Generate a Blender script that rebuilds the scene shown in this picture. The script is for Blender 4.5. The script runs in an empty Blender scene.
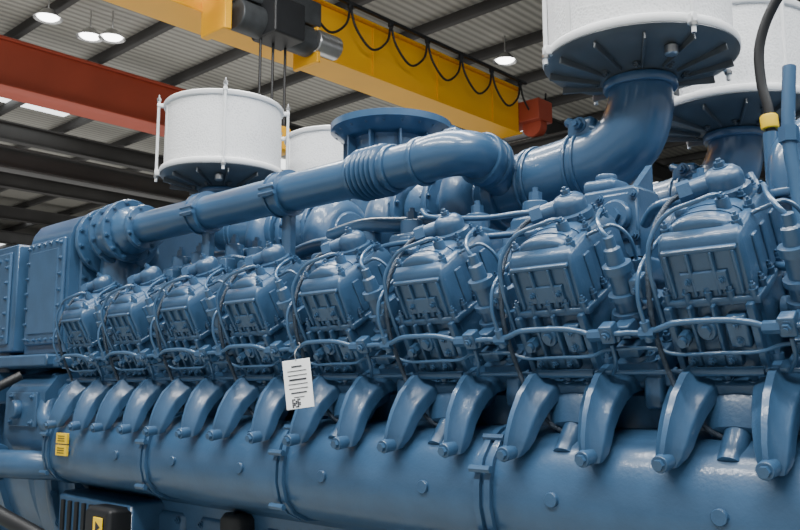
import bpy, bmesh, math, random
from mathutils import Vector, Matrix
random.seed(4)
V=Vector
H0=1.6   # modelling datum height above floor

# ------------------------------------------------------------ materials
def nmat(name):
    m=bpy.data.materials.new(name); m.use_nodes=True
    nt=m.node_tree; b=nt.nodes['Principled BSDF']
    return m,nt,b
def simple(name,col,rough=.5,metal=0,spec=.5,emit=0,coat=0,noise=0,nscale=6,bump=0,bscale=80):
    m,nt,b=nmat(name)
    b.inputs['Base Color'].default_value=(*col,1); b.inputs['Roughness'].default_value=rough
    b.inputs['Metallic'].default_value=metal; b.inputs['Specular IOR Level'].default_value=spec
    b.inputs['Coat Weight'].default_value=coat; b.inputs['Coat Roughness'].default_value=.10
    if emit:
        b.inputs['Emission Color'].default_value=(*col,1); b.inputs['Emission Strength'].default_value=emit
    tc=nt.nodes.new('ShaderNodeTexCoord')
    if noise:
        n=nt.nodes.new('ShaderNodeTexNoise'); n.inputs['Scale'].default_value=nscale; n.inputs['Detail'].default_value=6
        nt.links.new(tc.outputs['Object'],n.inputs['Vector'])
        r=nt.nodes.new('ShaderNodeValToRGB'); r.color_ramp.elements[0].position=.3; r.color_ramp.elements[1].position=.7
        r.color_ramp.elements[0].color=(*[c*(1-noise) for c in col],1); r.color_ramp.elements[1].color=(*[min(1,c*(1+noise)) for c in col],1)
        nt.links.new(n.outputs['Fac'],r.inputs['Fac']); nt.links.new(r.outputs['Color'],b.inputs['Base Color'])
    if bump:
        n=nt.nodes.new('ShaderNodeTexNoise'); n.inputs['Scale'].default_value=bscale; n.inputs['Detail'].default_value=3
        nt.links.new(tc.outputs['Object'],n.inputs['Vector'])
        bp=nt.nodes.new('ShaderNodeBump'); bp.inputs['Strength'].default_value=bump; bp.inputs['Distance'].default_value=.01
        nt.links.new(n.outputs['Fac'],bp.inputs['Height']); nt.links.new(bp.outputs['Normal'],b.inputs['Normal'])
        nt.links.new(bp.outputs['Normal'],b.inputs['Coat Normal'])
    return m
def stripes(name,c1,c2,scale,axis='X',rough=.6,bump=.4,dist=.01,metal=0):
    m,nt,b=nmat(name)
    tc=nt.nodes.new('ShaderNodeTexCoord'); w=nt.nodes.new('ShaderNodeTexWave'); w.bands_direction=axis
    w.inputs['Scale'].default_value=scale
    nt.links.new(tc.outputs['Object'],w.inputs['Vector'])
    r=nt.nodes.new('ShaderNodeValToRGB'); r.color_ramp.elements[0].color=(*c1,1); r.color_ramp.elements[1].color=(*c2,1)
    nt.links.new(w.outputs['Fac'],r.inputs['Fac']); nt.links.new(r.outputs['Color'],b.inputs['Base Color'])
    bp=nt.nodes.new('ShaderNodeBump'); bp.inputs['Strength'].default_value=bump; bp.inputs['Distance'].default_value=dist
    nt.links.new(w.outputs['Fac'],bp.inputs['Height']); nt.links.new(bp.outputs['Normal'],b.inputs['Normal'])
    b.inputs['Roughness'].default_value=rough; b.inputs['Metallic'].default_value=metal
    return m
BLUE=simple('blue_paint',(.041,.106,.205),.33,0,.5,coat=.6,noise=.08,nscale=5,bump=.03,bscale=110)
BLUE2=simple('blue_cast_paint',(.036,.094,.184),.40,0,.5,coat=.45,noise=.12,nscale=9,bump=.08,bscale=120)
DBLUE=simple('braided_hose',(.05,.07,.10),.4,metal=.3,noise=.3,nscale=90,bump=.5,bscale=300)
BLK=simple('black_rubber',(.012,.013,.015),.5,noise=.2)
DGR=simple('dark_steel',(.06,.065,.07),.5,metal=.3,noise=.25)
PLATE=simple('filter_plate_grey',(.10,.11,.118),.38,metal=.1,noise=.15)
MET=simple('zinc_metal',(.5,.5,.5),.3,metal=.9,noise=.1)
WHT=simple('white_paint',(.80,.81,.82),.45,noise=.04)
YEL=simple('crane_yellow',(.92,.45,.012),.45,noise=.06,nscale=1)
YLB=simple('yellow_sticker',(.95,.62,.02),.5,noise=.05)
RED=simple('crane_red',(.43,.075,.04),.55,noise=.12,nscale=1)
STEEL=simple('roof_steel',(.055,.053,.052),.7,noise=.2,nscale=1)
PAPER=simple('tag_paper',(.90,.91,.91),.6,noise=.02)
INK=simple('ink',(.02,.02,.03),.6,noise=.1)
LAMP=simple('lamp_glow',(1,.99,.96),.4,emit=9)
CONC=simple('floor_concrete',(.28,.30,.29),.4,noise=.15,nscale=.6)
WALLM=stripes('wall_cladding',(.36,.37,.36),(.42,.43,.42),2.0,'Y')
ROOF=stripes('roof_sheet',(.24,.232,.21),(.42,.405,.36),1.6,'X',bump=.6,dist=.03)
SKY=simple('skylight_panel',(.92,.96,.96),.5,emit=2.4)
FILT,nt,b=nmat('filter_mesh')
tc=nt.nodes.new('ShaderNodeTexCoord')
v=nt.nodes.new('ShaderNodeTexVoronoi'); v.inputs['Scale'].default_value=110
nt.links.new(tc.outputs['Object'],v.inputs['Vector'])
n=nt.nodes.new('ShaderNodeTexNoise'); n.inputs['Scale'].default_value=8; n.inputs['Detail'].default_value=6
nt.links.new(tc.outputs['Object'],n.inputs['Vector'])
r=nt.nodes.new('ShaderNodeValToRGB'); r.color_ramp.elements[0].color=(.45,.46,.48,1); r.color_ramp.elements[1].color=(.84,.85,.86,1)
mx=nt.nodes.new('ShaderNodeMath'); mx.operation='ADD'
nt.links.new(v.outputs['Distance'],mx.inputs[0]); nt.links.new(n.outputs['Fac'],mx.inputs[1])
nt.links.new(mx.outputs[0],r.inputs['Fac']); nt.links.new(r.outputs['Color'],b.inputs['Base Color'])
bp=nt.nodes.new('ShaderNodeBump'); bp.inputs['Strength'].default_value=.4; bp.inputs['Distance'].default_value=.003
nt.links.new(v.outputs['Distance'],bp.inputs['Height']); nt.links.new(bp.outputs['Normal'],b.inputs['Normal'])
b.inputs['Roughness'].default_value=.65

# ------------------------------------------------------------ builder
def frame(d):
    d=V(d).normalized(); a=V((0,0,1)) if abs(d.z)<.9 else V((1,0,0))
    x=a.cross(d).normalized(); y=d.cross(x)
    return x,y,d
def cat(pts,n=6):
    P=[V(p) for p in pts]; P=[P[0]*2-P[1]]+P+[P[-1]*2-P[-2]]; out=[]
    for i in range(1,len(P)-2):
        p0,p1,p2,p3=P[i-1:i+3]
        for k in range(n):
            t=k/n; out.append(.5*((2*p1)+(p2-p0)*t+(2*p0-5*p1+4*p2-p3)*t*t+(3*p1-p0-3*p2+p3)*t**3))
    out.append(P[-2]); return out
class B:
    def __init__(s): s.bm=bmesh.new(); s.M=Matrix(); s.mats=[]; s.mi=0
    def mat(s,m):
        if m not in s.mats: s.mats.append(m)
        s.mi=s.mats.index(m); return s
    def add(s,vs,fs):
        bv=[s.bm.verts.new(s.M@V(v)) for v in vs]
        for f in fs:
            try: fc=s.bm.faces.new([bv[i] for i in f]); fc.material_index=s.mi; fc.smooth=True
            except Exception: pass
    def box(s,c,size,ch=.005,rot=None):
        h=[x/2 for x in size]; ch=min(ch,min(h)*.9); vs=[];idx={}
        R=rot.to_3x3() if rot else Matrix.Identity(3)
        for sx in(-1,1):
            for sy in(-1,1):
                for sz in(-1,1):
                    sg=(sx,sy,sz)
                    for a in range(3):
                        p=V([sg[k]*(h[k]-(0 if k==a else ch)) for k in range(3)])
                        idx[(sg,a)]=len(vs); vs.append(R@p+V(c))
        fs=[]
        for a in range(3):
            b_,c_=(a+1)%3,(a+2)%3
            for sg in(-1,1):
                q=[]
                for u,w in((-1,-1),(1,-1),(1,1),(-1,1)):
                    k=[0,0,0];k[a]=sg;k[b_]=u;k[c_]=w;q.append(idx[(tuple(k),a)])
                fs.append(q)
            for u in(-1,1):
                for w in(-1,1):
                    k1=[0,0,0];k1[a]=-1;k1[b_]=u;k1[c_]=w;k2=list(k1);k2[a]=1;k1=tuple(k1);k2=tuple(k2)
                    fs.append([idx[(k1,b_)],idx[(k2,b_)],idx[(k2,c_)],idx[(k1,c_)]])
        for sx in(-1,1):
            for sy in(-1,1):
                for sz in(-1,1): fs.append([idx[((sx,sy,sz),a)] for a in range(3)])
        s.add(vs,fs)
    def lathe(s,prof,o,d,seg=32,caps=True):
        x,y,z=frame(d); o=V(o); vs=[];fs=[];n=len(prof)
        for r,h in prof:
            for k in range(seg):
                t=2*math.pi*k/seg; vs.append(o+z*h+(x*math.cos(t)+y*math.sin(t))*r)
        for i in range(n-1):
            for k in range(seg):
                k2=(k+1)%seg; fs.append([i*seg+k,i*seg+k2,(i+1)*seg+k2,(i+1)*seg+k])
        if caps: fs.append(list(range(seg))); fs.append([(n-1)*seg+k for k in range(seg)])
        s.add(vs,fs)
    def cyl(s,p0,p1,r0,r1=None,seg=24,ch=0):
        p0=V(p0);p1=V(p1);L=(p1-p0).length; r1=r0 if r1 is None else r1
        pr=[(r0,0),(r1,L)] if not ch else [(r0-ch,0),(r0,ch),(r1,L-ch),(r1-ch,L)]
        s.lathe(pr,p0,p1-p0,seg)
    def tube(s,pts,r,seg=10,sm=6,ring=None):
        P=cat(pts,sm) if sm else [V(p) for p in pts]
        n=len(P); R=r if callable(r) else (lambda t:r)
        T=[(P[min(i+1,n-1)]-P[max(i-1,0)]).normalized() for i in range(n)]
        x,_,_=frame(T[0]); vs=[];fs=[]
        for i in range(n):
            x=(x-T[i]*x.dot(T[i])).normalized(); y=T[i].cross(x); rr=R(i/(n-1))
            if ring and i%2: rr*=ring
            for k in range(seg):
                t=2*math.pi*k/seg; vs.append(P[i]+(x*math.cos(t)+y*math.sin(t))*rr)
        for i in range(n-1):
            for k in range(seg):
                k2=(k+1)%seg; fs.append([i*seg+k,i*seg+k2,(i+1)*seg+k2,(i+1)*seg+k])
        fs.append(list(range(seg))); fs.append([(n-1)*seg+k for k in range(seg)])
        s.add(vs,fs)
    def prismx(s,prof,x0,x1):   # profile in (y,z)
        n=len(prof); vs=[(x0,*p) for p in prof]+[(x1,*p) for p in prof]
        fs=[[i,(i+1)%n,n+(i+1)%n,n+i] for i in range(n)]+[list(range(n)),list(range(n,2*n))]
        s.add(vs,fs)
    def rings(s,R):
        n=len(R[0]); vs=[p for r in R for p in r]; fs=[]
        for i in range(len(R)-1):
            for k in range(n): k2=(k+1)%n; fs.append([i*n+k,i*n+k2,(i+1)*n+k2,(i+1)*n+k])
        fs+= [list(range(n)),[(len(R)-1)*n+k for k in range(n)]]; s.add(vs,fs)
    def sph(s,c,r,seg=16,sc=(1,1,1)):
        vs=[];fs=[];m=seg//2
        for i in range(1,m):
            a=math.pi*i/m
            for k in range(seg):
                t=2*math.pi*k/seg; vs.append(V(c)+V((r*sc[0]*math.sin(a)*math.cos(t),r*sc[1]*math.sin(a)*math.sin(t),r*sc[2]*math.cos(a))))
        for i in range(m-2):
            for k in range(seg): k2=(k+1)%seg; fs.append([i*seg+k,i*seg+k2,(i+1)*seg+k2,(i+1)*seg+k])
        fs+=[list(range(seg)),[(m-2)*seg+k for k in range(seg)]]; s.add(vs,fs)
    def bolt(s,p,d,r=.009,h=.01):
        p=V(p);d=V(d).normalized()
        s.cyl(p,p+d*.003,r*1.45,seg=12); s.cyl(p,p+d*h,r,seg=6); s.cyl(p,p+d*h*1.5,r*.5,seg=8)
    def flange(s,c,d,r,t,nb=8,br=.009):
        c=V(c);d=V(d).normalized(); s.lathe([(r-.004,-t/2),(r,-t/2+.004),(r,t/2-.004),(r-.004,t/2)],c,d,36)
        x,y,_=frame(d)
        for k in range(nb):
            a=2*math.pi*(k+.5)/nb; q=c+(x*math.cos(a)+y*math.sin(a))*(r-br*1.6)
            s.bolt(q+d*t/2,d,br); s.bolt(q-d*t/2,-d,br)
    def done(s,name,parent=None,loc=None,wn=True,sharp=45):
        bmesh.ops.recalc_face_normals(s.bm,faces=s.bm.faces)
        me=bpy.data.meshes.new(name); s.bm.to_mesh(me); s.bm.free()
        for m in s.mats: me.materials.append(m)
        me.set_sharp_from_angle(angle=math.radians(sharp))
        return link(name,me,parent,loc,wn)
def link(name,me,parent=None,loc=None,wn=True):
    o=bpy.data.objects.new(name,me); bpy.context.collection.objects.link(o)
    if parent: o.parent=parent; o.location=loc or (0,0,0)
    else: o.location=loc if loc is not None else (0,0,H0)
    if wn:
        md=o.modifiers.new('wn','WEIGHTED_NORMAL'); md.keep_sharp=True; md.weight=80
    return o
def empty(name,loc=(0,0,H0)):
    e=bpy.data.objects.new(name,None); bpy.context.collection.objects.link(e); e.location=loc; return e

YC=2.78
eng=empty('diesel_engine')
th=math.radians(30)
def lean(k=1.0,dx=0.0):
    D=V((0,math.cos(th),math.sin(th))); U=V((0,-math.sin(th),math.cos(th))); O=V((dx,1.72,.325))
    return Matrix(((k,D.x,U.x,O.x),(0,D.y,U.y,O.y),(0,D.z,U.z,O.z),(0,0,0,1)))

# ------------------------------------------------------------ cylinder unit (head, injector, arms)
u=B(); u.mat(BLUE2); u.M=lean(.87,-.010)
def ring_rect(x0,x1,y0,y1,z,c):
    return [(x0+c,y0,z),(x1-c,y0,z),(x1,y0+c,z),(x1,y1-c,z),(x1-c,y1,z),(x0+c,y1,z),(x0,y1-c,z),(x0,y0+c,z)]
# rocker cover
u.rings([ring_rect(-.116,.106,-.004,.27,-.150,.010),ring_rect(-.114,.104,.000,.268,-.045,.010),ring_rect(-.110,.100,.008,.264,-.020,.010),ring_rect(-.100,.090,.024,.254,-.003,.010)])
# domed lid running front to back
def arch(y,w,h,z0=-.006):
    return [(-.008+w*math.cos(math.pi-math.pi*k/10),y,z0+h*math.sin(math.pi*k/10)) for k in range(11)]+[(-.008+w,y,z0-.01),(-.008-w,y,z0-.01)]
u.rings([arch(.030,.070,.010),arch(.040,.080,.024),arch(.055,.082,.028),arch(.230,.082,.028),arch(.243,.078,.022),arch(.252,.066,.008)])
for y in(.075,.115): u.rings([arch(y-.005,.086,.030),arch(y+.005,.086,.030)])
u.box((-.005,.135,-.158),(.25,.30,.018),.003)
for x in(-.090,-.035,.025,.080): u.box((x,-.002,-.095),(.011,.018,.10),.003)
u.box((-.005,-.001,-.040),(.19,.014,.012),.003)
u.rings([[(-.068,.002,-.135),(.058,.002,-.135),(.058,.002,-.085),(-.068,.002,-.085)],[(-.062,-.010,-.131),(.052,-.010,-.131),(.052,-.010,-.090),(-.062,-.010,-.090)]])
u.bolt((-.048,-.010,-.11),(0,-1,0),.007); u.bolt((.038,-.010,-.11),(0,-1,0),.007)
for x in(-.113,-.060,-.005,.05,.105):
    u.cyl((x,-.006,-.165),(x,-.006,-.135),.010,seg=12); u.bolt((x,-.006,-.137),(0,0,1),.008,.012)
for y in(.04,.10,.16,.22):
    for x in(-.119,.110):
        u.cyl((x,y,-.165),(x,y,-.135),.010,seg=12); u.bolt((x,y,-.137),(0,0,1),.008,.012)
u.box((.105,.07,-.09),(.012,.03,.10),.003); u.box((.105,.13,-.09),(.012,.03,.10),.003); u.box((.105,.20,-.09),(.012,.03,.10),.003)
for x in(-.095,.084):
    for y in(.045,.135,.238): u.cyl((x,y,-.02),(x,y,.0),.013,seg=14); u.bolt((x,y,.0),(0,0,1),.009,.013)
# head body
u.rings([ring_rect(-.132,.120,-.016,.31,-.345,.010),ring_rect(-.126,.116,-.010,.30,-.26,.010),ring_rect(-.118,.110,.002,.29,-.165,.010)])
for x,wd in((-.112,.022),(-.055,.014),(.005,.014),(.095,.022)): u.box((x,-.012,-.245),(wd,.034,.17),.004)
u.cyl((-.022,-.005,-.215),(-.022,-.034,-.215),.026,seg=20,ch=.004); u.cyl((-.022,-.034,-.215),(-.022,-.044,-.215),.014,seg=6)
u.box((-.025,-.012,-.29),(.14,.034,.034),.005)
u.box((.052,-.014,-.225),(.055,.034,.075),.006); u.bolt((.052,-.030,-.205),(0,-1,0),.009); u.bolt((.052,-.030,-.245),(0,-1,0),.009)
for x in(-.08,-.03,.02): u.bolt((x,-.028,-.29),(0,-1,0),.009)
u.cyl((-.085,-.01,-.235),(-.085,-.04,-.235),.017,seg=6); u.cyl((-.085,-.01,-.235),(-.085,-.052,-.235),.011,seg=12)
u.box((0,.14,-.352),(.31,.37,.026),.004)
u.box((-.0,-.03,-.358),(.29,.05,.05),.006)
for x in(-.13,-.065,.0,.065,.13): u.bolt((x,-.035,-.334),(0,0,1),.011,.020)
u.box((.12,.20,-.24),(.03,.10,.12),.006); u.cyl((.12,.09,-.23),(.145,.09,-.23),.028,seg=20,ch=.004); u.bolt((.145,.09,-.23),(1,0,0),.012)
# knob (elbow fitting) at rear of cover
u.M=lean(1,-.012)
u.lathe([(.055,0),(.055,.020),(.045,.024),(.045,.044),(.041,.056),(.030,.066),(.012,.070)],(.01,.20,.008),(0,0,1),24)
u.bolt((.01,.20,.076),(0,0,1),.012,.014)
for k_ in range(4):
    t=math.pi/4+k_*math.pi/2; u.bolt((.01+.062*math.cos(t),.20+.052*math.sin(t),.014),(0,0,1),.007,.012)
u.cyl((.01,.20,.046),(-.066,.165,.042),.027,.023,seg=18); u.cyl((-.055,.17,.042),(-.082,.157,.040),.029,seg=6)
u.cyl((.035,.10,.01),(.035,.10,.034),.018,.015,seg=16); u.bolt((.035,.10,.034),(0,0,1),.010)
u.cyl((-.055,.09,.01),(-.055,.09,.030),.016,seg=16,ch=.003)
# small tubes on top
u.mat(BLUE)
u.tube([(.035,.10,.035),(.030,.08,.052),(.00,.05,.052),(-.05,.035,.044),(-.085,.02,.02),(-.105,-.01,-.02),(-.112,-.026,-.10),(-.112,-.030,-.20)],.0055,8)
u.M=lean(); SX=.166
u.tube([(.06,.22,.0),(.080,.2,.022),(.110,.12,.026),(.145,.06,.015),(SX,.048,-.01)],.0055,8)
u.tube([(SX,.145,-.10),(SX,.14,-.04),(.14,.13,.0),(.10,.12,-.005),(.075,.11,-.01)],.005,8)
# injector pump stack
u.mat(BLUE2)
def sc(pr,k): return [(a*k,b_) for a,b_ in pr]
u.lathe(sc([(.036,-.37),(.036,-.315),(.044,-.315),(.044,-.292),(.031,-.288),(.031,-.245),(.040,-.243),(.040,-.230),(.031,-.228),(.031,-.20),(.038,-.198),(.038,-.186),(.029,-.183),(.029,-.155),(.036,-.153),(.036,-.140),(.025,-.138),(.024,-.09),(.031,-.088),(.031,-.068),(.020,-.066),(.018,-.03),(.012,-.025),(.011,.0)],1.12),(SX,.045,0),(0,0,1),20)
u.lathe(sc([(.03,-.37),(.03,-.22),(.036,-.22),(.036,-.20),(.024,-.198),(.022,-.14),(.012,-.135),(.010,-.10)],1.12),(SX,.145,0),(0,0,1),16)
u.box((.168,.09,-.33),(.11,.19,.06),.006)
u.box((SX,.0,-.265),(.055,.05,.035),.005)
for y in(.0,.1,.18): u.bolt((.208,y,-.30),(0,0,1),.010,.016)
u.box((SX+.005,-.012,-.21),(.044,.05,.032),.004); u.cyl((SX,-.03,-.21),(SX,-.058,-.21),.013,seg=6)
u.box((.205,.05,-.13),(.03,.05,.05),.004); u.bolt((.205,.024,-.13),(0,-1,0),.008)
# fuel rail pieces
u.mat(BLUE)
u.tube([(-.2,-.055,-.200),(-.15,-.060,-.200),(-.11,-.066,-.186),(-.07,-.066,-.176),(.03,-.066,-.176),(.08,-.066,-.184),(.12,-.060,-.200),(.2,-.055,-.200)],.0070,10)
u.mat(BLUE2)
for x in(-.15,.12): u.cyl((x-.018,-.060,-.200),(x+.018,-.060,-.200),.014,seg=6)
u.box((.15,-.050,-.200),(.036,.036,.045),.004); u.bolt((.15,-.067,-.200),(0,-1,0),.011)
u.cyl((-.15,-.060,-.22),(-.15,-.060,-.172),.011,seg=12)
u.mat(BLUE)
u.tube([(-.2,-.05,-.305),(-.1,-.05,-.305),(0,-.05,-.305),(.1,-.05,-.305),(.2,-.05,-.305)],.006,10)
u.cyl((-.08,-.052,-.305),(.08,-.052,-.305),.0105,seg=14)
u.tube([(.15,-.055,-.23),(.15,-.06,-.27),(.13,-.055,-.305)],.005,8)
u.tube([(-.15,-.062,-.175),(-.152,-.055,-.12),(-.15,-.02,-.07),(-.148,.05,-.05),(-.14,.14,-.04),(-.11,.20,-.03)],.0050,8)
u.tube([(-.2,-.045,-.245),(-.15,-.050,-.245),(-.10,-.048,-.262),(.0,-.048,-.262),(.08,-.045,-.262),(.13,-.05,-.245),(.2,-.045,-.245)],.0045,8)
# braided hose
u.mat(DBLUE)
u.tube([(-.08,.16,.040),(-.108,.13,.034),(-.125,.07,.005),(-.130,.01,-.04),(-.132,-.03,-.10),(-.136,-.05,-.18),(-.13,-.06,-.28),(-.10,-.085,-.36),(-.05,-.105,-.42),(0.02,-.10,-.46)],.0065,10,8,ring=.86)
# world-frame lower arms : bridging claws from deck to manifold
u.M=Matrix(); u.mat(BLUE2)
path=[(1.98,.030),(1.92,.036),(1.865,.028),(1.818,.004),(1.780,-.034),(1.755,-.075),(1.740,-.115),(1.732,-.145),(1.736,-.168)]
def arm(x0,sp):
    R=[]
    P=[V((0,*p)) for p in path]; n=len(P)
    ws=[.070,.066,.058,.051,.045,.040,.036,.031,.020]; ts=[.028,.030,.032,.034,.034,.032,.030,.026,.014]
    for i,p in enumerate(P):
        t=(P[min(i+1,n-1)]-P[max(i-1,0)]).normalized(); nn=V((0,-t.z,t.y))
        if nn.y>0: nn=-nn
        if i==0: nn=V((0,0,1))
        f=i/(n-1); xc=x0+sp*f
        prof=[(-1,-1.3),(-1,-.45),(-.88,-.15),(-.40,.15),(-.16,.95),(.16,.95),(.40,.15),(.88,-.15),(1,-.45),(1,-1.3)]
        R.append([p+V((xc+a*ws[i],0,0))+nn*(b_*ts[i]) for a,b_ in prof])
    u.rings(R)
    xe=x0+sp*.9
    u.cyl((xe,1.77,-.145),(xe,1.698,-.158),.021,.019,seg=18,ch=.002); u.cyl((xe,1.71,-.156),(xe,1.688,-.160),.012,seg=6)
    u.cyl((x0,1.88,.038),(x0,1.868,.073),.014,seg=14); u.bolt((x0,1.868,.071),(0,-.3,1),.009,.012)
arm(-.075,-.030); arm(.092,.024)
u.rings([[(.006+a*w,y-b_*.02,z+b_*t) for a,b_ in [(-1,-1),(-1,.3),(-.7,.8),(0,1),(.7,.8),(1,.3),(1,-1)]] for y,z,w,t in[(1.98,.0,.11,.03),(1.90,-.01,.10,.03),(1.865,-.04,.085,.025),(1.85,-.10,.06,.02)]])
u.cyl((.006,1.93,-.02),(.006,1.80,-.16),.034,.028,seg=20)
u.box((0,1.95,.02),(.40,.10,.04),.008)
u.box((0.2,1.93,-.01),(.05,.10,.08),.010)
me_obj=u.done('cylinder_head_1',eng,(-.73,0,0))
unit_me=me_obj.data
for t in range(1,8): link('cylinder_head_%d'%(t+1),unit_me,eng,(-.73-.4*t,0,0))
for t in range(8):
    o=link('cylinder_head_%d'%(t+9),unit_me,eng,(-.73-.4*t,2*YC,0)); o.rotation_euler=(0,0,math.pi)
o=link('cylinder_head_17',unit_me,eng,(-.33,0,0))
o=link('cylinder_head_18',unit_me,eng,(-.33,2*YC,0)); o.rotation_euler=(0,0,math.pi)

# ------------------------------------------------------------ crankcase + side manifold
c=B(); c.mat(BLUE2)
prof=[(1.98,-.095),(1.90,-.10),(1.845,-.112),(1.80,-.138),(1.768,-.180),(1.752,-.235),(1.750,-.29),(1.765,-.345),(1.80,-.385),(1.85,-.41),(1.98,-.42)]
def off(pr,k):
    cy,cz=1.95,-.26
    return [(cy+(y-cy)*k,cz+(z-cz)*k) for y,z in pr]
def seg_bar(c,x0,x1):
    R=[]
    for x,k in[(x0,.93),(x0+.012,.985),(x0+.05,1.0),((x0+x1)/2,1.015),(x1-.05,1.0),(x1-.012,.985),(x1,.93)]:
        R.append([(x,*p) for p in off(prof,k)])
    c.rings(R)
xs=[.27,-.53,-1.33,-2.13,-2.93,-3.73]
for a,b_ in zip(xs[:-1],xs[1:]): seg_bar(c,b_+.004,a-.004)
for x in xs:
    for dx in(-.016,.016):
        R=[[(x+dx+e,*p) for p in off(prof,k)] for e,k in[(-.010,1.0),(-.009,1.05),(.009,1.05),(.010,1.0)]]
        c.rings(R)
    c.prismx(off(prof,1.0),x-.01,x+.01)
    for y,z in((1.738,-.20),(1.745,-.365),(1.80,-.125)):
        c.cyl((x-.032,y,z),(x+.032,y,z),.010,seg=6)
for i in range(9):
    x=-.33-.4*i
    c.cyl((x+.0,1.76,-.26),(x,1.742,-.26),.018,seg=18,ch=.002)
c.box((-1.75,YC,-.22),(4.1,1.7,.46),.03)
c.prismx([(1.97,-.40),(2.02,-.95),(2.2,-1.05),(3.36,-1.05),(3.54,-.95),(3.59,-.40)],-3.8,.3)
c.prismx([(1.99,0),(2.10,.12),(2.22,.22),(3.34,.22),(3.46,.12),(3.57,0)],-3.85,.3)
for i in range(9):
    x=-.33-.4*i
    c.box((x,1.985,-.62),(.30,.05,.26),.02)
    for sx in(-1,1):
        for sz in(-1,1): c.bolt((x+sx*.12,1.96,-.62+sz*.1),(0,-1,0),.011)
c.box((-1.75,2.06,.12),(4.1,.1,.06),.01)
c.done('crankcase',eng)

# far end: flywheel housing, cooler housing
f=B(); f.mat(BLUE2)
f.cyl((-4.25,YC,-.35),(-3.86,YC,-.35),.86,seg=72,ch=.03)
f.cyl((-4.02,YC,-.35),(-3.97,YC,-.35),.90,seg=72,ch=.01)
for k in range(40):
    a=2*math.pi*k/40; f.bolt((-3.97,YC+.88*math.cos(a),-.35+.88*math.sin(a)),(1,0,0),.014)
f.cyl((-6.3,YC,-.25),(-4.25,YC,-.25),.88,seg=64,ch=.03)
for k in range(5): f.cyl((-4.6-.35*k,YC,-.25),(-4.57-.35*k,YC,-.25),.91,seg=64)
f.prismx([(1.80,-.22),(1.80,-.02),(1.86,.06),(2.05,.10),(2.6,.10),(2.6,-.34),(1.88,-.34)],-4.30,-3.88)
f.box((-4.09,1.795,-.10),(.30,.02,.16),.006)
for x in(-4.2,-3.98):
    for z in(-.16,-.04): f.bolt((x,1.785,z),(0,-1,0),.012)
f.cyl((-4.12,1.79,-.10),(-4.12,1.75,-.10),.045,seg=28,ch=.008)
f.box((-3.83,1.95,-.08),(.12,.20,.20),.03)
f.box((-4.35,1.95,.13),(.9,.3,.06),.012)
f.box((-4.62,1.9,-.0),(.34,.3,.16),.02); f.box((-4.62,1.74,-.0),(.28,.03,.12),.01)
f.tube([(-3.86,1.92,-.36),(-3.95,1.80,-.35),(-4.1,1.74,-.35),(-4.5,1.68,-.36),(-4.8,1.68,-.36)],.065,20)
f.flange((-4.2,1.725,-.35),(1,.12,0),.09,.02,6)
f.tube([(-3.74,1.83,-.16),(-3.83,1.80,-.16),(-3.9,1.82,-.1),(-3.95,1.9,.05)],.04,16)
f.done('flywheel_housing',eng)
f=B(); f.mat(BLUE2)
pr=[(1.90,.17),(1.90,.72),(1.915,.78),(1.95,.83),(2.0,.855),(3.56,.855),(3.61,.83),(3.645,.78),(3.66,.72),(3.66,.17)]
f.prismx(pr,-4.36,-3.92)
f.box((-4.14,1.893,.47),(.38,.03,.52),.01)
f.box((-4.14,1.88,.47),(.30,.02,.42),.008)
for i in range(7):
    for x in(-4.31,-3.97): f.bolt((x,1.879,.24+.077*i),(0,-1,0),.009)
for i in range(5):
    for z in(.235,.71): f.bolt((-4.27+.065*i,1.879,z),(0,-1,0),.009)
f.box((-3.915,2.15,.5),(.02,.4,.56),.006)
for i in range(8): f.bolt((-3.905,1.97,.26+.068*i),(1,0,0),.010)
f.box((-4.14,1.94,.12),(.56,.2,.05),.01)
f.box((-4.82,2.1,.46),(.84,.5,.56),.012)
f.box((-4.82,1.845,.46),(.76,.02,.48),.008)
for i in range(9):
    for z in(.26,.66): f.bolt((-5.16+.085*i,1.835,z),(0,-1,0),.009)
for i in range(5): f.bolt((-4.47,1.835,.30+.08*i),(0,-1,0),.009)
f.box((-4.7,1.82,.5),(.05,.05,.14),.01); f.box((-4.7,2.0,.1),(.3,.2,.2),.02)
f.done('charge_air_cooler',eng)

# ------------------------------------------------------------ main charge pipe
p=B(); p.mat(BLUE)
Yp,Zp=2.05,.738; X=(1,0,0); r=.072
p.cyl((-3.55,Yp,Zp),(-2.075,Yp,Zp),r,seg=40)
p.cyl((-1.93,Yp,Zp),(-1.78,Yp,Zp),r,seg=40)
pr=[(r,0)]
for i in range(6):
    x0=.008+i*.0225; pr+=[(r+.002,x0),(r+.016,x0+.004),(r+.020,x0+.009),(r+.016,x0+.014),(r+.002,x0+.018)]
pr+=[(r,.15)]
p.lathe(pr,(-2.078,Yp,Zp),X,40)
for x in(-2.09,-1.915): p.cyl((x-.010,Yp,Zp),(x+.010,Yp,Zp),r+.010,seg=40,ch=.003)
def clamp(x):
    p.cyl((x-.028,Yp,Zp),(x+.028,Yp,Zp),r+.012,seg=40,ch=.004)
    p.cyl((x-.034,Yp,Zp),(x-.026,Yp,Zp),r+.018,seg=40); p.cyl((x+.026,Yp,Zp),(x+.034,Yp,Zp),r+.018,seg=40)
    p.box((x,Yp-r-.010,Zp),(.07,.030,.05),.006)
    for s_ in(-1,1): p.cyl((x-.045,Yp-r-.02,Zp+s_*.012),(x+.045,Yp-r-.02,Zp+s_*.012),.008,seg=8)
    p.box((x,Yp+.02,Zp-.2),(.05,.04,.28),.008); p.box((x,Yp+.03,Zp-.33),(.12,.12,.03),.008)
    p.box((x,Yp+.03,Zp-.45),(.05,.09,.3),.01)
for x in(-3.02,-2.49): clamp(x)
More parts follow.
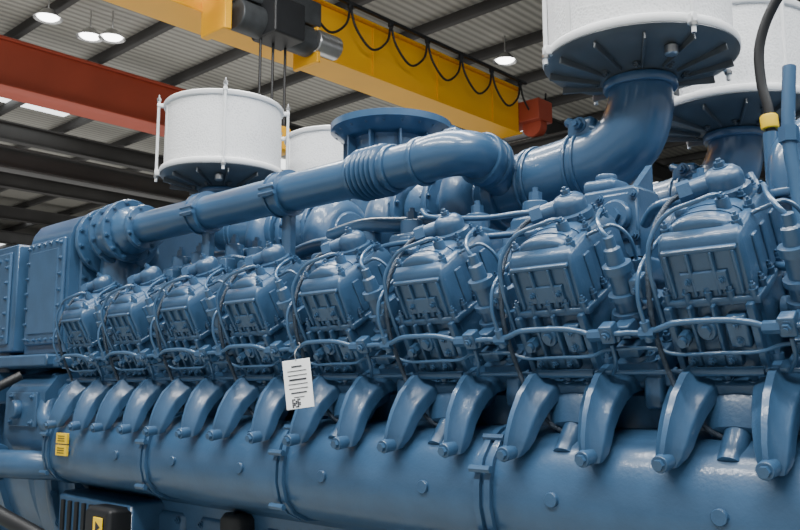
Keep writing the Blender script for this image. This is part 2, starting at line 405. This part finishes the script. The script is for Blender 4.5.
p.tube([(-1.80,Yp,Zp),(-1.74,Yp+.002,Zp+.006),(-1.685,Yp+.03,Zp+.014),(-1.655,Yp+.09,Zp+.018),(-1.655,Yp+.16,Zp+.01),(-1.66,Yp+.28,Zp-.03)],.075,32,6)
p.cyl((-1.80,Yp,Zp),(-1.78,Yp,Zp),r+.010,seg=40,ch=.003)
p.cyl((-1.655,Yp+.13,Zp+.014),(-1.655,Yp+.165,Zp+.01),.090,seg=32,ch=.004)
p.cyl((-1.655,Yp+.19,Zp+.008),(-1.655,Yp+.21,Zp+.006),.086,seg=32,ch=.004)
p.box((-1.70,Yp+.05,Zp+.09),(.06,.05,.025),.008); p.bolt((-1.70,Yp+.05,Zp+.10),(0,0,1),.012)
p.lathe([(.074,0),(.080,.01),(.11,.06),(.115,.10)],(-3.52,Yp,Zp-.0),(-1,0,0),36)
p.flange((-3.50,Yp,Zp),X,.105,.025,8,.008)
p.flange((-3.63,Yp+.0,Zp),X,.15,.03,12,.010)
p.tube([(-3.62,Yp,Zp),(-3.70,Yp,Zp),(-3.79,Yp+.03,Zp-.01),(-3.86,Yp+.1,Zp-.05),(-3.9,Yp+.2,Zp-.1)],.125,32,6)
p.flange((-3.75,Yp+.02,Zp),(1,-.25,0),.155,.03,12,.010)
p.sph((-3.80,Yp+.08,Zp-.02),.15,28)
p.flange((-3.88,Yp+.02,Zp-.02),X,.165,.03,12,.010)
p.cyl((-3.8,Yp+.05,Zp-.1),(-3.8,Yp+.05,Zp-.3),.09,.10,seg=28)
p.flange((-3.8,Yp+.05,Zp-.27),(0,0,1),.13,.025,10,.009)
p.box((-3.8,Yp+.02,Zp-.4),(.24,.2,.24),.03)
p.done('charge_air_pipe',eng)

# ------------------------------------------------------------ turbochargers, exhaust, ducts
q=B(); q.mat(BLUE2)
def volute(c_,R,r0,sgn=1,ax='x'):
    pts=[];n=36
    for k in range(n+1):
        a=2*math.pi*k/n*.95
        pts.append(V((0,sgn*math.cos(a)*R*(1+.12*k/n),math.sin(a)*R*(1+.12*k/n)))+V(c_))
    q.tube(pts,lambda t:r0*(.65+.45*t),20,1)
    q.cyl(V(c_)-V((r0*.9,0,0)),V(c_)+V((r0*.9,0,0)),R,seg=36,ch=.01)
for X0,sg in((-1.84,1),(-2.95,-1)):
    for yy in(2.42,3.14):
        volute((X0,yy,.66),.125,.07,1 if yy<YC else -1)
        q.lathe([(.10,0),(.12,.02),(.12,.05),(.10,.06),(.10,.12),(.14,.125),(.14,.15),(.12,.16),(.13,.22),(.11,.27)],(X0,yy,.66),(-sg,0,0),32)
        q.flange((X0-sg*.14,yy,.66),X,.155,.025,14,.008)
        q.flange((X0-sg*.30,yy,.66),X,.15,.025,14,.008)
        volute((X0-sg*.38,yy,.62),.11,.08,1 if yy<YC else -1)
EX=-2.62
q.lathe([(.17,.55),(.19,.62),(.20,.72),(.195,.82),(.17,.90),(.165,.98),(.17,1.06),(.185,1.11),(.195,1.13)],(EX,YC,0),(0,0,1),48)
q.mat(BLUE)
q.lathe([(.20,1.12),(.225,1.135),(.275,1.165),(.282,1.17),(.282,1.20),(.27,1.205),(.19,1.205),(.185,1.19),(.18,1.02),(.17,.9)],(EX,YC,0),(0,0,1),56)
q.mat(BLK); q.cyl((EX,YC,.95),(EX,YC,.96),.178,seg=32); q.mat(BLUE2)
for k in range(20):
    a=2*math.pi*k/20; q.bolt((EX+.255*math.cos(a),YC+.255*math.sin(a),1.165),(0,0,-1),.010)
for k in range(10):
    a=2*math.pi*k/10; q.box((EX+.19*math.cos(a),YC+.19*math.sin(a),1.06),(.07,.012,.14),.003,Matrix.Rotation(a,4,'Z'))
for yy in(2.27,2*YC-2.27):
    pr=[(.07,0)]
    for i in range(9):
        x=.05+.4*i; pr+=[(.08,x),(.08,x+.12),(.105,x+.13),(.105,x+.165),(.08,x+.17),(.08,x+.2)]
        for k in range(4): pr+=[(.095,x+.215+.03*k),(.08,x+.23+.03*k)]
    pr.append((.07,3.65))
    q.lathe(pr,(-3.75,yy,.42),X,28)
    s_=1 if yy<YC else -1
    for i in range(9):
        x=-.33-.4*i
        q.tube([(x,yy,.42),(x,yy-s_*.08,.40),(x,yy-s_*.17,.33),(x,yy-s_*.25,.27)],.055,16)
        q.box((x,yy-s_*.2,.30),(.15,.05,.15),.012,Matrix.Rotation(s_*.7,4,'X'))
        q.bolt((x-.05,yy,.5),(0,0,1),.012,.02)
for X0 in(-2.2,-2.62,-3.05): q.tube([(X0,2.4,.62),(X0,2.6,.66),(X0,YC,.68),(X0,2.96,.66),(X0,3.16,.62)],.09,20)
q.tube([(-2.2,YC,.66),(-2.4,YC,.68),(-2.6,YC,.7),(-2.85,YC,.68),(-3.05,YC,.66)],.12,24)
q.box((-2.6,YC,.35),(1.6,.5,.5),.04)
q.mat(BLUE)
q.tube([(-3.45,2.2,.52),(-3.2,2.16,.56),(-2.9,2.18,.56),(-2.7,2.2,.52),(-2.5,2.2,.55),(-2.3,2.2,.55)],.030,14)
q.tube([(-2.3,2.12,.56),(-2.1,2.1,.57),(-1.95,2.14,.56),(-1.8,2.2,.56)],.028,16)
q.tube([(-1.75,2.0,.56),(-1.7,1.99,.53),(-1.5,1.99,.50),(-1.35,2.02,.50),(-1.2,2.05,.48)],.009,10)
q.tube([(-1.9,2.03,.44),(-1.6,2.0,.45),(-1.4,2.0,.44),(-1.1,2.02,.44)],.010,10)
q.tube([(-3.6,2.04,.45)]+[(-3.5+.2*i,2.02+.015*(i%2),.46+.012*math.sin(i*1.7)) for i in range(12)],.009,8)
for x in(-1.4,-1.62,-1.9,-2.1,-2.3,-2.75,-2.9,-3.15,-3.3):
    hh=random.uniform(-.03,.03)
    q.box((x,2.12,.42+hh),(.12,.12,.2),.012); q.cyl((x,2.12,.52+hh),(x,2.12,.57+hh),.04,seg=18,ch=.004); q.bolt((x,2.12,.57+hh),(0,0,1),.02,.03)
    q.box((x+.05,2.05,.44+hh),(.05,.05,.12),.006)
q.done('turbocharger_group',eng)

# intake ducts
d=B(); d.mat(BLUE)
def duct(xf,yf,sg):
    P=[(xf,yf,.95),(xf,yf,.91),(xf-sg*.008,yf,.855),(xf-sg*.045,yf,.78),(xf-sg*.12,yf,.735),(xf-sg*.20,yf,.715),(xf-sg*.30,yf,.700),(xf-sg*.54,yf,.68)]
    d.tube(P,lambda t:.094+.022*min(1,t*1.5),36,6)
    d.cyl((xf,yf,.925),(xf,yf,.955),.115,seg=36,ch=.005)
    for e,z in((.19,.716),(.22,.712),(.38,.693),(.405,.69)): d.cyl((xf-sg*e-.006,yf,z),(xf-sg*e+.006,yf,z),.124,seg=36,ch=.003)
    d.cyl((xf-sg*.50,yf,.68),(xf-sg*.54,yf,.68),.135,seg=36,ch=.005)
    d.box((xf-sg*.17,yf-.06,.82),(.10,.06,.07),.014); d.box((xf-sg*.17,yf-.02,.83),(.13,.14,.03),.01,Matrix.Rotation(sg*.4,4,'Y'))
    d.bolt((xf-sg*.17,yf-.09,.83),(0,-1,0),.018,.02)
for yy in(2.40,3.16):
    duct(-1.185,yy,1); duct(-3.40,yy,-1)
d.done('intake_duct',eng)

# ------------------------------------------------------------ bracket + right-hand pipework
k=B(); k.mat(BLUE2)
k.box((-1.11,2.10,.43),(.17,.14,.21),.012)
k.box((-1.08,2.03,.45),(.12,.02,.13),.006); k.cyl((-1.08,2.03,.45),(-1.08,2.0,.45),.045,seg=28,ch=.006); k.cyl((-1.08,2.0,.45),(-1.08,1.985,.45),.022,seg=6)
for a in(-1,1):
    for b_ in(-1,1): k.bolt((-1.08+a*.05,2.02,.45+b_*.055),(0,-1,0),.010)
k.box((-1.11,2.08,.30),(.26,.16,.07),.012); k.prismx([(2.0,.33),(2.18,.33),(2.16,.05),(2.06,.05)],-1.19,-1.03)
k.box((-1.15,2.1,.55),(.10,.10,.04),.010); k.cyl((-1.15,2.1,.57),(-1.15,2.1,.59),.03,seg=20,ch=.004)
for x in(-1.2,-1.02): k.bolt((x,2.01,.335),(0,0,1),.014,.02)
k.prismx([(2.10,.53),(2.22,.63),(2.22,.40),(2.10,.40)],-1.09,-1.07)
k.mat(BLUE)
k.tube([(-.66,2.08,.20),(-.66,2.08,.40),(-.66,2.08,.50),(-.65,2.10,.57),(-.57,2.12,.62),(-.4,2.12,.63)],.045,24)
k.flange((-.66,2.08,.45),(0,0,1),.070,.020,8,.007)
k.flange((-.66,2.08,.34),(0,0,1),.070,.020,8,.007)
k.tube([(-.72,2.0,.50),(-.70,1.99,.45),(-.68,1.97,.3),(-.62,1.90,.26),(-.5,1.88,.26)],.010,10)
k.tube([(-.60,1.95,.72),(-.605,1.93,.55),(-.59,1.92,.4),(-.58,1.9,.2)],.015,12)
k.cyl((-.605,1.93,.54),(-.605,1.932,.575),.022,seg=6)
k.tube([(-1.0,2.02,.42),(-.95,1.98,.45),(-.88,1.95,.45),(-.82,1.93,.44)],.014,10)
k.box((-.75,2.06,.34),(.14,.12,.14),.02); k.cyl((-.88,2.10,.40),(-.88,2.10,.52),.035,seg=22,ch=.005); k.bolt((-.88,2.10,.52),(0,0,1),.020,.028)
k.cyl((-.50,2.3,.3),(-.50,2.3,.85),.10,seg=36,ch=.01); k.flange((-.50,2.3,.62),(0,0,1),.125,.025,10)
k.mat(BLK)
k.tube([(-.70,2.1,.60),(-.70,2.1,.67),(-.715,2.1,.76),(-.71,2.1,.86),(-.66,2.1,.96),(-.56,2.1,1.05),(-.4,2.12,1.12),(-.1,2.2,1.15)],.0125,12)
k.mat(YLB); k.cyl((-.70,2.1,.63),(-.702,2.1,.665),.021,seg=20,ch=.003)
k.mat(BLUE); k.cyl((-.70,2.1,.42),(-.70,2.1,.62),.018,seg=16)
k.done('coolant_pipework',eng)

# connecting low details at left/bottom
s=B(); s.mat(BLUE2)
s.box((-3.45,1.93,-.55),(.62,.20,.20),.02)
s.mat(BLK)
for i in range(9): s.box((-3.70+i*.062,1.826,-.55),(.026,.012,.13),.002)
s.tube([(-4.6,1.72,-.30),(-4.2,1.66,-.50),(-3.9,1.75,-.62),(-3.6,1.85,-.70),(-3.0,1.9,-.70),(-2.0,1.92,-.72),(-.3,1.92,-.72)],.035,14)
s.tube([(-4.6,1.60,-.22),(-4.35,1.60,-.16),(-4.15,1.66,-.02),(-4.1,1.78,.06)],.022,12)
s.box((-3.25,1.80,-.62),(.2,.12,.3),.02)
s.box((-2.6,1.95,-.55),(.12,.1,.2),.02)
s.mat(YLB); s.box((-3.22,1.735,-.54),(.07,.006,.07),.002); s.mat(INK); s.lathe([(.022,0),(.022,.002)],(-3.22,1.732,-.54),(0,-1,0),3)
s.done('service_hoses',eng)

# yellow stickers on manifold
s=B()
for z in(-.212,-.262):
    s.mat(YLB); s.box((-3.56,1.738,z),(.095,.012,.044),.001)
    s.mat(INK)
    for j in range(3): s.box((-3.56,1.731,z+.010-.01*j),(.06,.002,.0025),.0005)
s.done('warning_sticker',eng)

# skid
s=B(); s.mat(DGR)
for y in(2.05,3.51):
    s.box((-2.8,y,-1.14),(7.4,.30,.03),.005); s.box((-2.8,y,-1.585),(7.4,.30,.03),.005); s.box((-2.8,y,-1.36),(7.4,.03,.42),.003)
    for i in range(9): s.box((-6.3+.9*i,y,-1.355),(.03,.26,.41),.003)
for x in(-6.2,-4,-2,0,.7): s.box((x,YC,-1.4),(.16,1.46,.3),.01)
for x in(-3.4,-.4,-5.5):
    for y in(2.15,3.41): s.box((x,y,-1.06),(.4,.24,.14),.01)
s.mat(BLUE2); s.prismx([(2.25,-.95),(2.35,-1.3),(3.2,-1.3),(3.3,-.95)],-3.7,.2)
s.done('skid_frame',eng)

# paper tag
tg=B(); tg.mat(PAPER)
tg.box((0,0,0),(.080,.002,.140),.0008)
tg.mat(INK)
for j,(w,h) in enumerate([(.030,.004),(.055,.002),(.055,.002),(.050,.005),(.055,.002),(.055,.002),(.045,.004),(.03,.002)]):
    tg.box((0,-.0018,.050-.0125*j),(w,.0012,h),.0003)
for i in range(5):
    for j in range(5):
        if (i*j+i)%3!=1: tg.box((-.02+.005*i,-.0018,-.064+.005*j),(.0042,.0012,.0042),.0002)
tg.mat(MET); tg.tube([(0,0,.065),(.0,-.006,.09),(.01,.03,.115),(.0,.06,.13)],.0015,6)
tag=tg.done('inspection_tag',None,(-1.87,1.60,H0+.012),wn=False)
tag.rotation_euler=(math.radians(-6),math.radians(-8),math.radians(38))

# ------------------------------------------------------------ air filters
def make_filter():
    a=B(); a.mat(WHT)
    a.lathe([(.290,.038),(.298,.038),(.301,.043),(.301,.060),(.296,.066),(.286,.068)],(0,0,0),(0,0,1),64)
    a.mat(PLATE)
    a.lathe([(.10,-.03),(.105,-.028),(.13,-.02),(.16,-.012),(.23,.005),(.285,.022),(.298,.034),(.294,.050),(.2,.06)],(0,0,0),(0,0,1),64)
    for k_ in range(12):
        t=2*math.pi*k_/12; a.box((.2*math.cos(t),.2*math.sin(t),-.003),(.16,.008,.03),.002,Matrix.Rotation(t,4,'Z')@Matrix.Rotation(-.18,4,'Y'))
    for k_ in range(8):
        t=2*math.pi*(k_+.5)/8; a.bolt((.135*math.cos(t),.135*math.sin(t),-.018),(0,0,-1),.010)
    a.mat(MET); a.cyl((.17,-.14,-.030),(.17,-.14,.0),.020,seg=20,ch=.004)
    a.mat(FILT); a.lathe([(.281,.068),(.281,.37)],(0,0,0),(0,0,1),96,caps=False)
    a.mat(WHT); a.lathe([(.281,.365),(.290,.368),(.292,.372),(.292,.386),(.286,.392),(.1,.398)],(0,0,0),(0,0,1),64)
    a.box((.281*math.cos(-1.9),.281*math.sin(-1.9),.22),(.006,.022,.30),.002,Matrix.Rotation(-1.9,4,'Z'))
    for k_ in range(4):
        t=math.radians(-92-43+90*k_+10); c_,s_=math.cos(t)*.314,math.sin(t)*.314
        a.mat(WHT); a.cyl((c_,s_,.0),(c_,s_,.42),.0070,seg=12)
        a.box((c_*.97,s_*.97,.045),(.035,.02,.03),.004,Matrix.Rotation(t,4,'Z')); a.box((c_*.97,s_*.97,.382),(.035,.02,.02),.004,Matrix.Rotation(t,4,'Z'))
        a.mat(MET); a.cyl((c_,s_,.405),(c_,s_,.417),.012,seg=6); a.cyl((c_,s_,.02),(c_,s_,.03),.012,seg=6); a.cyl((c_,s_,.0),(c_,s_,.435),.005,seg=8)
    return a
fo=make_filter().done('air_filter',None,(-1.185,2.40,H0+.985),wn=False,sharp=40)
for i,(x,y) in enumerate([(-3.40,2.40),(-1.185,3.16),(-3.40,3.16)]):
    o=bpy.data.objects.new('air_filter.%03d'%(i+1),fo.data); bpy.context.collection.objects.link(o); o.location=(x,y,H0+.985)

# ------------------------------------------------------------ building
def room_box(name,c_,sz,m,ch=.0):
    a=B(); a.mat(m); a.box((0,0,0),sz,.01); return a.done(name,None,c_,wn=False)
room_box('floor',(-15,10,-.1),(70,60,.2),CONC)
room_box('ceiling',(-15,10,H0+7.6),(70,60,.1),ROOF)
room_box('wall_left',(-48,10,4.6),(.3,60,9.1),WALLM)
room_box('wall_back',(-15,38,4.6),(66,.3,9.1),WALLM)
s=B(); s.mat(RED); s.box((-47.7,10,3.2),(.3,58,1.0),.02); s.done('trim_1',None,(0,0,H0-1.0),wn=False)
s=B(); s.mat(SKY)
for x in range(-46,18,8):
    for y in(-12,-2,8,18,28): s.box((x,y+.0,7.53),(1.0,5.0,.03),.005)
s.done('skylight_panels',None,None,wn=False)
s=B(); s.mat(STEEL)
for i in range(26):
    y=-12+1.9*i; s.box((-15,y,7.40),(66,.06,.20),.005); s.box((-15,y+.04,7.30),(66,.12,.015),.003)
for i in range(12):
    x=-45+5.5*i; s.box((x,10,7.15),(.25,56,.03),.004); s.box((x,10,6.65),(.25,56,.03),.004); s.box((x,10,6.9),(.04,56,.5),.004)
s.done('roof_framing',None,None,wn=False)
s=B(); s.mat(STEEL); s.box((-15.3,3,4.28),(.3,19,.04),.004); s.box((-15.3,3,3.9),(.3,19,.04),.004); s.box((-15.3,3,4.09),(.05,19,.4),.004)
s.box((-15.3,-6.3,1.15),(.3,.3,5.5),.01); s.box((-15.3,12.3,1.15),(.3,.3,5.5),.01)
s.done('steel_tie_beam',None,None,wn=False)

# yellow crane
cr=empty('overhead_crane')
s=B(); s.mat(YEL)
s.box((-8.8,4.9,5.0),(.45,15.2,.80),.01); s.box((-8.8,4.9,5.42),(.60,15.2,.03),.004); s.box((-8.8,4.9,4.59),(.60,15.2,.03),.004)
for i in range(10): s.box((-8.56,-1.8+1.5*i,5.0),(.02,.04,.78),.002)
s.done('bridge_girder',cr)
s=B(); s.mat(RED); s.box((-8.9,12.75,5.0),(1.5,.45,.4),.02); s.cyl((-9.4,12.65,4.74),(-9.4,12.85,4.74),.2); s.cyl((-8.4,12.65,4.74),(-8.4,12.85,4.74),.2)
s.done('end_carriage',cr)
s=B(); s.mat(BLK)
s.box((-8.40,5,5.50),(.05,15,.05),.004)
for i in range(9):
    y0=5.5+.85*i
    s.tube([(-8.40,y0,5.48),(-8.38,y0+.10,5.15),(-8.37,y0+.42,4.92),(-8.38,y0+.75,5.15),(-8.40,y0+.85,5.48)],.018,8)
    s.box((-8.40,y0,5.46),(.06,.08,.10),.01)
s.done('festoon_cable',cr)
s=B(); s.mat(DGR)
s.box((-8.35,6.5,4.95),(.5,1.5,.35),.03); s.cyl((-8.2,5.9,4.55),(-8.2,7.1,4.55),.20,seg=24,ch=.02)
s.mat(MET); s.cyl((-8.1,7.1,4.55),(-8.1,7.5,4.55),.16,seg=24,ch=.02); s.mat(YEL); s.box((-8.3,5.7,4.5),(.5,.12,.5),.02); s.box((-8.3,7.15,4.5),(.5,.08,.5),.02)
s.mat(BLK); s.box((-8.1,6.5,4.6),(.5,.5,.5),.03); s.box((-8.0,5.2,4.75),(.3,.4,.4),.03)
for dy in(-.2,0,.2): s.cyl((-8.2,6.5+dy,4.4),(-8.2,6.5+dy,3.2),.018,seg=8)
s.mat(YEL); s.box((-8.2,6.5,3.1),(.25,.5,.35),.04); s.mat(DGR)
s.tube([(-8.2,6.5,2.95),(-8.2,6.5,2.75),(-8.2,6.62,2.65),(-8.2,6.6,2.52),(-8.2,6.45,2.5),(-8.2,6.36,2.62)],.035,10)
s.done('hoist_trolley',cr)
s=B(); s.mat(STEEL)
s.box((-15,12.85,4.2),(60,.3,.05),.005); s.box((-15,12.85,4.5),(60,.3,.05),.005); s.box((-15,12.85,4.35),(60,.05,.3),.005)
for x in range(-42,16,11): s.box((x,12.9,1.3),(.35,.35,5.8),.01)
s.done('crane_runway',None,None,wn=False)
s=B(); s.mat(RED)
s.box((-13.2,1.5,4.97),(.45,14.4,.72),.01); s.box((-13.2,1.5,5.35),(.6,14.4,.03),.004); s.box((-13.2,1.5,4.6),(.6,14.4,.03),.004)
s.mat(STEEL); s.box((-13.2,8.85,1.85),(.3,.3,6.9),.01); s.box((-13.2,-5.85,1.85),(.3,.3,6.9),.01)
s.done('red_crane_girder',None,None,wn=False)
def bay(x,y,z,i):
    s=B(); s.mat(MET); s.lathe([(.05,.16),(.10,.14),(.16,.08),(.25,-.02),(.27,-.03),(.26,-.035),(.24,-.02),(.14,.06)],(0,0,0),(0,0,1),32,caps=False)
    s.cyl((0,0,.14),(0,0,.548),.015); s.mat(LAMP); s.lathe([(.16,.03),(.20,-.005),(.17,-.03),(.05,-.05)],(0,0,0),(0,0,1),24)
    s.done('high_bay_lamp' if i==0 else 'high_bay_lamp.%03d'%i,None,(x,y,z+H0),wn=False)
for i,(px,py) in enumerate([(48,17),(90,36),(112,37),(505,60)]):
    a=(px-400)/850;b_=(265-py)/850;h=.9897-.1433*b_;v_=.1433+.9897*b_
    t=7.0/v_; bay((-.678*h+.735*a)*t,(.735*h+.678*a)*t,7.0,i)

# ------------------------------------------------------------ lights
def area(loc,rot,sx,sy,e,col=(1,1,1)):
    l=bpy.data.lights.new('area','AREA'); l.shape='RECTANGLE'; l.size=sx; l.size_y=sy; l.energy=e; l.color=col
    o=bpy.data.objects.new('added_light',l); bpy.context.collection.objects.link(o); o.location=loc; o.rotation_euler=rot; return o
area((-1,-1.5,6.6),(math.radians(-12),0,0),6,.4,600,(1,1,.98))  # this and the next three: strips added overhead for streak highlights, no fixtures
area((-2,.8,7.2),(0,0,0),8,.25,520,(1,1,.98))
area((-4,4.0,7.5),(0,0,0),8,.8,600,(1,1,.98))
area((3,3,6.5),(0,math.radians(30),0),.8,6,380,(.95,.98,1))
area((-22,8,1.6),(math.radians(180),0,0),24,24,1900,(1,.99,.96))  # added upward panel without a fixture, stands in for bounce onto the ceiling
w=bpy.data.worlds.new('World'); bpy.context.scene.world=w; w.use_nodes=True
bg=w.node_tree.nodes['Background']; bg.inputs['Color'].default_value=(.94,.97,1,1); bg.inputs['Strength'].default_value=.58

# ------------------------------------------------------------ camera
cam=bpy.data.cameras.new('camera'); co=bpy.data.objects.new('camera',cam); bpy.context.collection.objects.link(co)
cam.sensor_width=36; cam.lens=850/800*36
co.location=(0,0,H0)
fw=V((-.678*.9897,.735*.9897,.1433))
co.rotation_euler=fw.to_track_quat('-Z','Y').to_euler()
cam.dof.use_dof=True; cam.dof.focus_distance=2.7; cam.dof.aperture_fstop=16
cam.clip_end=300; cam.clip_start=.05
bpy.context.scene.camera=co
